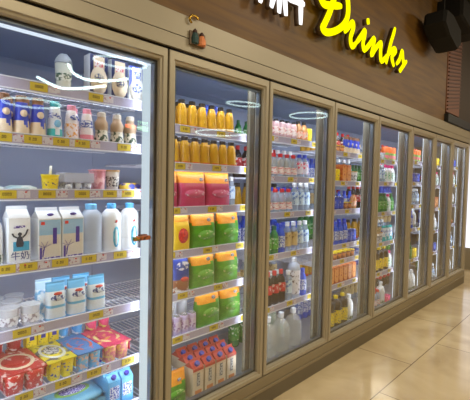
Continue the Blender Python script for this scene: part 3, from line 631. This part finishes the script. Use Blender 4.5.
# category and short description of each kind, depth along the shelf axis
INFO = {
 'blue_cream_bottle': ('bottle', 'blue-topped cream bottle', .062), 'teal_yogurt_bottle': ('bottle', 'teal-capped white yogurt bottle', .062),
 'floral_yogurt_bottle': ('bottle', 'pink-capped flower-print bottle', .062), 'pink_base_bottle': ('bottle', 'white bottle with pink base', .062),
 'brown_milk_bottle': ('bottle', 'waisted brown milk bottle', .064), 'juice_bottle': ('bottle', 'orange juice bottle, dark cap', .073),
 'red_cap_bottle': ('bottle', 'clear red-capped bottle', .065), 'blue_cap_pink_bottle': ('bottle', 'blue-capped bottle with rose label', .063),
 'white_cap_bottle': ('bottle', 'clear white-capped bottle', .067), 'tan_label_bottle': ('bottle', 'clear tan-label bottle', .069),
 'green_bottle': ('bottle', 'green bottle', .067), 'blue_drink_bottle': ('bottle', 'blue bottle', .065), 'big_label_bottle': ('bottle', 'large white-label bottle', .101),
 'dark_cola_bottle': ('bottle', 'dark red-label bottle', .073), 'yellow_label_jug': ('bottle', 'dark jug with yellow label', .111), 'water_jug': ('bottle', 'big clear water jug', .137),
 'orange_soda_bottle': ('bottle', 'orange soda bottle', .063), 'white_milk_jug': ('bottle', 'round white milk bottle, aqua print', .096), 'frosted_jug': ('bottle', 'frosted clear jug', .101),
 'plain_milk_bottle': ('bottle', 'plain white milk bottle', .091), 'bright_stack_bottle': ('bottle', 'white magenta-capped bottle', .069),
 'dome_cup': ('cup', 'pale cup with clear dome lid', .074), 'yellow_cup': ('cup', 'yellow cup with white straw', .075), 'pink_jar': ('jar', 'pink-lidded jar', .072),
 'brown_lid_jar': ('jar', 'ochre-lidded white jar', .07), 'clear_wrapped_cup': ('cup', 'clear lidded cup', .084), 'clear_tub': ('tub', 'clear plastic tub', .076), 'jar_round': ('jar', 'small amber jar, yellow lid', .067),
 'lilac_can': ('can', 'lilac can', .056), 'pinkish_can': ('can', 'pink printed can', .061), 'yellow_can': ('can', 'bright yellow can', .066), 'blue_can': ('can', 'dark blue can', .066), 'orange_tin': ('tin', 'orange tin with red lid', .076),
 'windmill_carton': ('carton', 'sky-print windmill milk carton', .088), 'plain_front_carton': ('carton', 'white carton with figure, blue characters', .077),
 'cream_box': ('carton', 'navy and cream milk box', .063), 'blue_white_box': ('carton', 'bright blue and white box', .063), 'red_top_carton': ('carton', 'red-topped cream carton', .082), 'light_blue_carton': ('carton', 'light blue carton, indigo cap', .077),
 'small_yellow_box': ('box', 'small yellow box', .047), 'orange_pack': ('box', 'orange drink pack', .072), 'clear_lilac_box': ('box', 'pale lilac box', .082),
 'green_orange_bag': ('bag', 'green and orange bag', .088), 'pink_orange_bag': ('bag', 'pink and orange bag', .088), 'yellow_red_bag': ('bag', 'yellow bag with red emblem', .083), 'blue_snack_bag': ('bag', 'blue bag with white print', .083),
 'milk_pouch': ('pouch', 'white and blue milk pouch', .063), 'small_blue_pouch': ('pouch', 'crumpled sky-blue pouch', .052), 'white_flat_pouch': ('pouch', 'flat white pouch', .10), 'blue_yellow_snack': ('snack pack', 'blue and yellow snack pack', .07), 'blue_oval_pouch': ('pouch', 'light blue oval-emblem pouch', .20),
 'red_multipack': ('multipack', 'red multipack of cups', .24), 'yellow_multipack': ('multipack', 'yellow multipack of cups', .24), 'blue_multipack': ('multipack', 'blue multipack of cups', .24), 'pink_multipack': ('multipack', 'pink multipack of cups', .24),
 'pink_yogurt_cup': ('cup', 'pink yogurt cup', .07), 'red_yogurt_cup': ('cup', 'red yogurt cup', .075), 'blue_yogurt_cup': ('cup', 'blue yogurt cup', .068), 'wrapped_cup_cluster': ('cup pack', 'silver cups in shrink wrap', .09)}
NAMES = {'blue_cream_bottle': 'milk_bottle', 'teal_yogurt_bottle': 'yogurt_bottle', 'floral_yogurt_bottle': 'yogurt_bottle', 'pink_base_bottle': 'yogurt_bottle', 'brown_milk_bottle': 'milk_bottle',
 'red_cap_bottle': 'drink_bottle', 'blue_cap_pink_bottle': 'drink_bottle', 'white_cap_bottle': 'drink_bottle', 'tan_label_bottle': 'drink_bottle', 'green_bottle': 'drink_bottle', 'blue_drink_bottle': 'drink_bottle',
 'big_label_bottle': 'drink_bottle', 'dark_cola_bottle': 'drink_bottle', 'yellow_label_jug': 'drink_jug', 'orange_soda_bottle': 'soda_bottle', 'white_milk_jug': 'milk_bottle', 'frosted_jug': 'milk_jug', 'plain_milk_bottle': 'milk_bottle',
 'bright_stack_bottle': 'drink_bottle', 'windmill_carton': 'milk_carton', 'plain_front_carton': 'milk_carton', 'cream_box': 'milk_carton', 'blue_white_box': 'milk_carton', 'red_top_carton': 'milk_carton', 'light_blue_carton': 'milk_carton',
 'small_yellow_box': 'drink_box', 'orange_pack': 'drink_box', 'clear_lilac_box': 'drink_box', 'green_orange_bag': 'snack_bag', 'pink_orange_bag': 'snack_bag', 'yellow_red_bag': 'snack_bag', 'blue_snack_bag': 'snack_bag',
 'small_blue_pouch': 'milk_pouch', 'white_flat_pouch': 'flat_pouch', 'blue_yellow_snack': 'snack_pack', 'blue_oval_pouch': 'flat_pouch', 'red_multipack': 'yogurt_multipack', 'yellow_multipack': 'yogurt_multipack', 'blue_multipack': 'yogurt_multipack', 'pink_multipack': 'yogurt_multipack',
 'pink_yogurt_cup': 'yogurt_cup', 'red_yogurt_cup': 'yogurt_cup', 'blue_yogurt_cup': 'yogurt_cup', 'dome_cup': 'lidded_cup', 'clear_wrapped_cup': 'lidded_cup', 'pink_jar': 'jar', 'brown_lid_jar': 'jar', 'jar_round': 'jar', 'wrapped_cup_cluster': 'cup_pack'}
ROWS = {}                            # collected placements: (bay, shelf) -> list
def put(bay, shelf, row, knd, ys, x=None, dz=0., rz=0., jit=.0, scale=1.):
    for y in ys: ROWS.setdefault((bay, shelf), []).append((knd, y, row, x, dz, rz, scale))
def seq(a, b, n): return [a+(b-a)*i/(n-1) for i in range(n)]

# ------------------------------------------------------------------ nearest door
put(0, 0, 0, 'dome_cup', [.767]); put(0, 0, 0, 'cream_box', [.915, 1.022]); put(0, 0, 0, 'blue_white_box', [1.118])
put(0, 1, 0, 'blue_cream_bottle', [.46, .527, .592, .657]); put(0, 1, 0, 'teal_yogurt_bottle', [.727]); put(0, 1, 0, 'floral_yogurt_bottle', [.800]); put(0, 1, 0, 'pink_base_bottle', [.872])
put(0, 1, 0, 'brown_milk_bottle', [.945, 1.027, 1.10])
put(0, 1, 1, 'blue_cream_bottle', [.56, .625]); put(0, 1, 1, 'floral_yogurt_bottle', [.84]); put(0, 1, 1, 'pink_base_bottle', [.91]); put(0, 1, 1, 'brown_milk_bottle', [.985, 1.065, 1.14])
put(0, 2, 0, 'white_flat_pouch', [.47, .594]); put(0, 2, 0, 'yellow_cup', [.710]); put(0, 2, 0, 'wrapped_cup_cluster', [.826]); put(0, 2, 0, 'pink_jar', [.935]); put(0, 2, 0, 'brown_lid_jar', [1.006])
put(0, 2, 0, 'blue_yellow_snack', [1.082]); put(0, 2, 1, 'blue_yellow_snack', [1.165]); put(0, 2, 1, 'pink_jar', [.96])
put(0, 3, 0, 'plain_milk_bottle', [.478]); put(0, 3, 0, 'plain_front_carton', [.575]); put(0, 3, 0, 'windmill_carton', [.696, .797]); put(0, 3, 0, 'frosted_jug', [.905])
put(0, 3, 0, 'white_milk_jug', [1.010, 1.110])
put(0, 4, 0, 'clear_wrapped_cup', [.46, .545, .63]); put(0, 4, 1, 'clear_wrapped_cup', [.50, .585]); put(0, 4, 2, 'clear_wrapped_cup', [.54, .625]); put(0, 4, 0, 'milk_pouch', [.730, .825, .922]); put(0, 4, 1, 'small_blue_pouch', [.70]); put(0, 4, 1, 'milk_pouch', [.785, .88])
put(0, 5, 0, 'red_multipack', [.600], x=-.315); put(0, 5, 0, 'yellow_multipack', [.755], x=-.315); put(0, 5, 0, 'blue_multipack', [.886], x=-.315); put(0, 5, 0, 'pink_multipack', [1.028], x=-.315)
for r, dz in ((1, 0), (2, .0775)):
    put(0, 5, r, 'red_yogurt_cup', [.565, .645], x=-.48, dz=dz); put(0, 5, r, 'small_yellow_box', [.712, .765, .818], x=-.465, dz=dz); put(0, 5, r, 'blue_yogurt_cup', [.875, .95], x=-.48, dz=dz); put(0, 5, r, 'pink_yogurt_cup', [1.03, 1.105], x=-.48, dz=dz)
put(0, 6, 0, 'blue_oval_pouch', [.60, .855], x=-.30); put(0, 6, 1, 'blue_oval_pouch', [.61, .865], x=-.30, dz=.034); put(0, 6, 2, 'blue_oval_pouch', [.60, .850], x=-.31, dz=.068)
for r in range(4): put(0, 6, r, 'light_blue_carton', [1.01+.012*r, 1.082+.012*r], x=-.225-.070*r, scale=.84)
# ------------------------------------------------------------------ second door
put(1, 0, 0, 'juice_bottle', [1.27, 1.35, 1.43, 1.507, 1.583, 1.660, 1.737, 1.812]); put(1, 0, 1, 'juice_bottle', [1.39, 1.47, 1.545, 1.62])
put(1, 0, 2, 'blue_drink_bottle', [1.80, 1.88], x=-.42); put(1, 0, 3, 'green_bottle', [1.84, 1.91], x=-.52)
put(1, 1, 0, 'juice_bottle', [1.30, 1.378, 1.455, 1.532, 1.608, 1.684, 1.760, 1.836]); put(1, 1, 1, 'juice_bottle', [1.40, 1.48, 1.555, 1.63, 1.705])
put(1, 2, 0, 'pink_orange_bag', [1.302, 1.511, 1.720]); put(1, 2, 1, 'pink_orange_bag', [1.36, 1.575]); put(1, 2, 1, 'white_cap_bottle', [1.84, 1.90], scale=.85)
put(1, 3, 0, 'yellow_red_bag', [1.43]); put(1, 3, 0, 'green_orange_bag', [1.605, 1.815]); put(1, 3, 1, 'green_orange_bag', [1.50, 1.70])
put(1, 4, 0, 'blue_snack_bag', [1.43]); put(1, 4, 0, 'green_orange_bag', [1.605, 1.815]); put(1, 4, 1, 'green_orange_bag', [1.50, 1.70])
put(1, 5, 0, 'lilac_can', [1.285, 1.345, 1.405, 1.462, 1.520]); put(1, 5, 1, 'clear_tub', [1.34, 1.42, 1.50]); put(1, 5, 2, 'clear_tub', [1.38, 1.46, 1.54], x=-.375, dz=0)
put(1, 5, 3, 'clear_tub', [1.34, 1.42, 1.50], x=-.285, dz=.0865); put(1, 5, 0, 'green_orange_bag', [1.655, 1.848]); put(1, 5, 1, 'green_orange_bag', [1.76])
for r in range(3): put(1, 'deck', r, 'red_top_carton', [1.560+.02*r, 1.655+.02*r, 1.750+.02*r, 1.845+.02*r])
put(1, 'deck', 0, 'green_orange_bag', [1.40], scale=.9); put(1, 'deck', 1, 'clear_lilac_box', [1.36, 1.465], x=-.32, dz=0)
put(1, 'deck', 3, 'clear_lilac_box', [1.47], x=-.42)
# ------------------------------------------------------------------ third door
put(2, 0, 0, 'pinkish_can', [2.20, 2.275, 2.35, 2.42, 2.49]); put(2, 0, 0, 'orange_soda_bottle', [2.565, 2.64]); put(2, 0, 0, 'yellow_can', [2.70]); put(2, 0, 1, 'orange_soda_bottle', [2.30, 2.375, 2.45, 2.52, 2.60])
put(2, 1, 0, 'red_cap_bottle', [2.19, 2.27, 2.35, 2.43, 2.51]); put(2, 1, 0, 'blue_cap_pink_bottle', [2.59, 2.665]); put(2, 1, 1, 'tan_label_bottle', [2.25, 2.33, 2.41, 2.49, 2.57], scale=.95)
put(2, 2, 0, 'red_cap_bottle', [2.22, 2.30, 2.38, 2.46]); put(2, 2, 0, 'white_cap_bottle', [2.54, 2.62, 2.695]); put(2, 2, 1, 'blue_cap_pink_bottle', [2.26, 2.34, 2.42, 2.50, 2.58, 2.66])
put(2, 3, 0, 'green_bottle', [2.22, 2.30]); put(2, 3, 0, 'blue_drink_bottle', [2.38]); put(2, 3, 0, 'tan_label_bottle', [2.46, 2.54]); put(2, 3, 0, 'white_cap_bottle', [2.62, 2.695]); put(2, 3, 1, 'blue_drink_bottle', [2.42, 2.50, 2.58, 2.66])
put(2, 4, 0, 'dark_cola_bottle', [2.24, 2.32, 2.40]); put(2, 4, 0, 'white_cap_bottle', [2.485]); put(2, 4, 0, 'big_label_bottle', [2.585]); put(2, 4, 0, 'blue_drink_bottle', [2.68]); put(2, 4, 1, 'white_cap_bottle', [2.28, 2.36, 2.44]); put(2, 4, 1, 'blue_drink_bottle', [2.66])
put(2, 'deck', 0, 'water_jug', [2.30, 2.46, 2.62]); put(2, 'deck', 1, 'water_jug', [2.38, 2.54]); put(2, 'deck', 1, 'bright_stack_bottle', [2.69], x=-.42)
# ------------------------------------------------------------------ fourth door
put(3, 0, 0, 'jar_round', [3.02, 3.095, 3.17]); put(3, 0, 0, 'blue_cream_bottle', [3.245, 3.32, 3.395, 3.465], scale=.95); put(3, 0, 1, 'dark_cola_bottle', [3.1, 3.2, 3.3, 3.4], scale=.8)
put(3, 1, 0, 'yellow_can', [3.02, 3.10]); put(3, 1, 0, 'orange_pack', [3.19, 3.27], scale=1.05); put(3, 1, 0, 'brown_lid_jar', [3.35, 3.425]); put(3, 1, 1, 'white_cap_bottle', [3.15, 3.25, 3.35, 3.44], scale=.95)
put(3, 2, 0, 'blue_can', [3.02, 3.10, 3.18]); put(3, 2, 0, 'jar_round', [3.26, 3.335]); put(3, 2, 0, 'orange_soda_bottle', [3.42]); put(3, 2, 2, 'red_cap_bottle', [3.2, 3.3, 3.4]); put(3, 2, 1, 'blue_drink_bottle', [3.15, 3.25, 3.35, 3.45], scale=.8)
put(3, 3, 0, 'blue_drink_bottle', [3.03, 3.11, 3.19, 3.27], scale=.95); put(3, 3, 0, 'blue_can', [3.355, 3.435]); put(3, 3, 1, 'blue_drink_bottle', [3.1, 3.2, 3.3, 3.4])
put(3, 4, 1, 'yellow_can', [3.1, 3.2, 3.3, 3.4], scale=.85); put(3, 4, 0, 'jar_round', [3.10, 3.18, 3.26, 3.34, 3.42], scale=.95); put(3, 5, 0, 'orange_pack', [3.03, 3.11, 3.19, 3.27, 3.35, 3.43]); put(3, 5, 1, 'orange_pack', [3.1, 3.18, 3.26, 3.34, 3.42])
put(3, 'deck', 0, 'yellow_label_jug', [3.08, 3.20, 3.32]); put(3, 'deck', 0, 'plain_milk_bottle', [3.425])
# ------------------------------------------------------------------ fifth door
put(4, 0, 0, 'clear_tub', [3.93, 4.01]); put(4, 0, 0, 'orange_tin', [4.10, 4.20, 4.29]); put(4, 1, 0, 'white_cap_bottle', [3.95, 4.03], scale=.85); put(4, 0, 1, 'dark_cola_bottle', [4.05, 4.15, 4.25], scale=.75); put(4, 1, 1, 'dark_cola_bottle', [4.05, 4.15, 4.25], scale=.85); put(4, 1, 0, 'bright_stack_bottle', [4.12, 4.205, 4.285])
put(4, 2, 0, 'green_bottle', [3.95, 4.03, 4.11]); put(4, 2, 0, 'bright_stack_bottle', [4.20]); put(4, 2, 0, 'green_bottle', [4.285]); put(4, 2, 1, 'red_cap_bottle', [4.05, 4.15, 4.25]); put(4, 3, 1, 'tan_label_bottle', [4.05, 4.15, 4.25]); put(4, 3, 0, 'brown_lid_jar', [3.95, 4.03]); put(4, 3, 0, 'teal_yogurt_bottle', [4.12, 4.205, 4.285])
put(4, 4, 0, 'yellow_label_jug', [3.95, 4.07, 4.19], scale=.9); put(4, 4, 0, 'bright_stack_bottle', [4.285]); put(4, 'deck', 0, 'red_cap_bottle', [3.95, 4.03]); put(4, 'deck', 0, 'plain_milk_bottle', [4.13]); put(4, 'deck', 0, 'pink_yogurt_cup', [4.215, 4.29]); put(4, 'deck', 1, 'dark_cola_bottle', [4.0, 4.1, 4.2], x=-.34)
# ------------------------------------------------------------------ three far doors
put(5, 0, 0, 'orange_tin', [4.75, 4.85, 4.95, 5.04]); put(5, 1, 0, 'blue_can', [4.80, 4.88, 4.96, 5.04]); put(5, 2, 0, 'white_cap_bottle', [4.8, 4.88, 4.96, 5.04], scale=.9); put(5, 3, 0, 'blue_drink_bottle', [4.80, 4.88]); put(5, 3, 0, 'plain_milk_bottle', [4.97])
put(5, 4, 0, 'green_bottle', [4.8, 4.88]); put(5, 4, 0, 'yellow_can', [4.96, 5.04]); put(5, 'deck', 0, 'plain_milk_bottle', [4.80, 4.91, 5.02])
put(6, 0, 0, 'yellow_can', [5.5, 5.59, 5.68, 5.76]); put(6, 1, 0, 'bright_stack_bottle', [5.5, 5.59, 5.68, 5.76]); put(6, 2, 0, 'orange_pack', [5.5, 5.59, 5.68, 5.76]); put(6, 3, 0, 'plain_milk_bottle', [5.53, 5.64, 5.74], scale=.9); put(6, 4, 0, 'blue_can', [5.5, 5.59, 5.68, 5.76])
put(6, 'deck', 0, 'white_cap_bottle', [5.5, 5.59, 5.68, 5.76])
put(7, 0, 0, 'blue_can', [6.25, 6.34, 6.43, 6.51]); put(7, 1, 0, 'bright_stack_bottle', [6.25, 6.34, 6.43, 6.51]); put(7, 2, 0, 'plain_milk_bottle', [6.28, 6.39, 6.49], scale=.9); put(7, 3, 0, 'jar_round', [6.25, 6.34, 6.43, 6.51]); put(7, 4, 0, 'white_cap_bottle', [6.25, 6.34, 6.43, 6.51])
put(7, 'deck', 0, 'plain_milk_bottle', [6.28, 6.39, 6.49])

HGT = {'dark_cola_bottle': .24, 'blue_drink_bottle': .21, 'tan_label_bottle': .22, 'green_bottle': .20, 'juice_bottle': .163}
for bay, lo in ((2, 2.26), (3, 3.08), (4, 3.98), (5, 4.80), (6, 5.50), (7, 6.24)):       # tall bottles at the back of the far cases
    zz = SH[bay]
    for k in range(len(zz)+1):
        z0 = zf(zz[k]) if k < len(zz) else DECK
        gap = (2.0 if k == 0 else zf(zz[k-1])-.018)-z0
        kk = ['dark_cola_bottle', 'juice_bottle', 'blue_drink_bottle', 'tan_label_bottle', 'green_bottle'][(k+bay*2) % 5]
        sc = min(1.3, (gap-.012)/HGT[kk])
        if k == 0: sc = min(sc, .8)
        hi = (G[bay+1]-.06)/(KF if bay == 2 else 1)
        put(bay, k if k < len(zz) else 'deck', 5, kk, seq(lo, hi, max(2, min(6, int((hi-lo)/(INFO[kk][2]*sc*1.03+.004))+1))), x=-.56, scale=sc)
SHW = ['top', 'second', 'third', 'fourth', 'fifth', 'sixth', 'lowest']
ROWW = ['front row', 'second row', 'third row', 'rear row']
STACK = {(0, 5): ['bottom layer', 'top layer'], (0, 6): ['bottom layer', 'middle layer', 'top layer']}
PLURAL = {'cup pack': 'cup packs', 'snack pack': 'snack packs', 'box': 'boxes', 'pouch': 'pouches'}
for (bay, sh), items in ROWS.items():
    zs = DECK if sh == 'deck' else zf(SH[bay][sh])
    shn = 'floor of case' if sh == 'deck' else SHW[sh]+' shelf'
    dn = DOORNAME[bay]+' cooler'
    for knd in dict.fromkeys(i[0] for i in items):
        mine = [i for i in items if i[0] == knd]; rows = sorted(set(i[2] for i in mine))
        cat, desc, dep = INFO[knd]
        for r in rows:
            line = sorted([i for i in mine if i[2] == r], key=lambda i: i[1])
            for n, (_, y, row, x, dz, rz, sc) in enumerate(line):
                bits = [desc]
                if len(line) > 1: bits.append(ORD[n]+' from left')
                if len(rows) > 1: bits.append(STACK[(bay, sh)][rows.index(r)] if (bay, sh) in STACK and knd != 'light_blue_carton' else ROWW[rows.index(r)])
                bits += [shn, dn]
                xx = x+.038 if x is not None else -.152-dep*sc/2-row*(dep*sc+.006)
                y = y*KF if bay < 3 else y
                grp = '%ss on the %s of the %s' % (cat, shn, dn) if cat not in PLURAL else '%s on the %s of the %s' % (PLURAL[cat], shn, dn)
                if len(mine) == 1: grp = None
                t = thing(NAMES.get(knd, knd), ', '.join(bits), cat, (xx, y, zs+.0006+dz), grp)
                t.scale = (sc, sc, sc)
                made = []
                for pn, me, par, lab in KINDS[knd]:
                    made.append(obj(pn, me, t if par is None else made[par], label=lab))

# ------------------------------------------------------------------ light
def area(name, loc, target, size, size_y, power, col, spread=180):
    l = bpy.data.lights.new(name, 'AREA'); l.shape = 'RECTANGLE'; l.size = size; l.size_y = size_y; l.energy = power; l.color = col; l.spread = math.radians(spread)
    o = bpy.data.objects.new(name, l); COL.objects.link(o); o.location = loc
    o.rotation_euler = (Vector(target)-Vector(loc)).to_track_quat('-Z', 'Y').to_euler(); return o
COLD = (.80, .88, 1.); WRM = (1., .89, .68)
for b in range(8):
    y0, y1 = G[b], G[b+1]; k = [1.0, .64, .64, .6, .6, .6, .6, .6][b]
    # fluorescent strips on the mullions, turned into the case
    for y, d in ((y0+.047, 1), (y1-.072, -1)):
        o = area('mullion_light', (-.10, y, 1.1), (-.10-.55, y+d*(.8 if (d > 0 or b == 0) else .10), 1.1), .03, 1.75, 2.3*k, COLD)
    area('canopy_light', (-.10, (y0+y1)/2, 2.0), (-.40, (y0+y1)/2, 1.3), y1-y0-.16, .04, (.5 if b == 0 else 2.6), COLD)
    if b < 6:
        for z in SH[b]:
            area('shelf_light', (-.17, (y0+y1)/2, zf(z)-.018), (-.45, (y0+y1)/2, zf(z)-.25), y1-y0-.1, .012, .62*k, COLD)
for y in (-1.5, 1.2, 3.9, 6.6, 9.3):
    area('unseen_ceiling_light', (2.2, y, 3.58), (1.6, y, 0), .9, .9, 62, WRM)
for y in (0., 3.5, 7.): area('unseen_ceiling_light', (3.4, y, 3.58), (5.5, y, 0), .8, .8, 70, WRM)  # extra unseen lamps, added to brighten the shop mirrored in the glass
w = bpy.data.worlds.new('shop_air'); SC.world = w; w.use_nodes = True
w.node_tree.nodes['Background'].inputs[0].default_value = (1, .85, .65, 1); w.node_tree.nodes['Background'].inputs[1].default_value = .25
SC.view_settings.view_transform = 'Standard'; SC.view_settings.look = 'None'; SC.view_settings.gamma = 1; SC.view_settings.exposure = 0.
SC.view_settings.use_curve_mapping = False
SC.cycles.transparent_max_bounces = 24; SC.cycles.max_bounces = 10
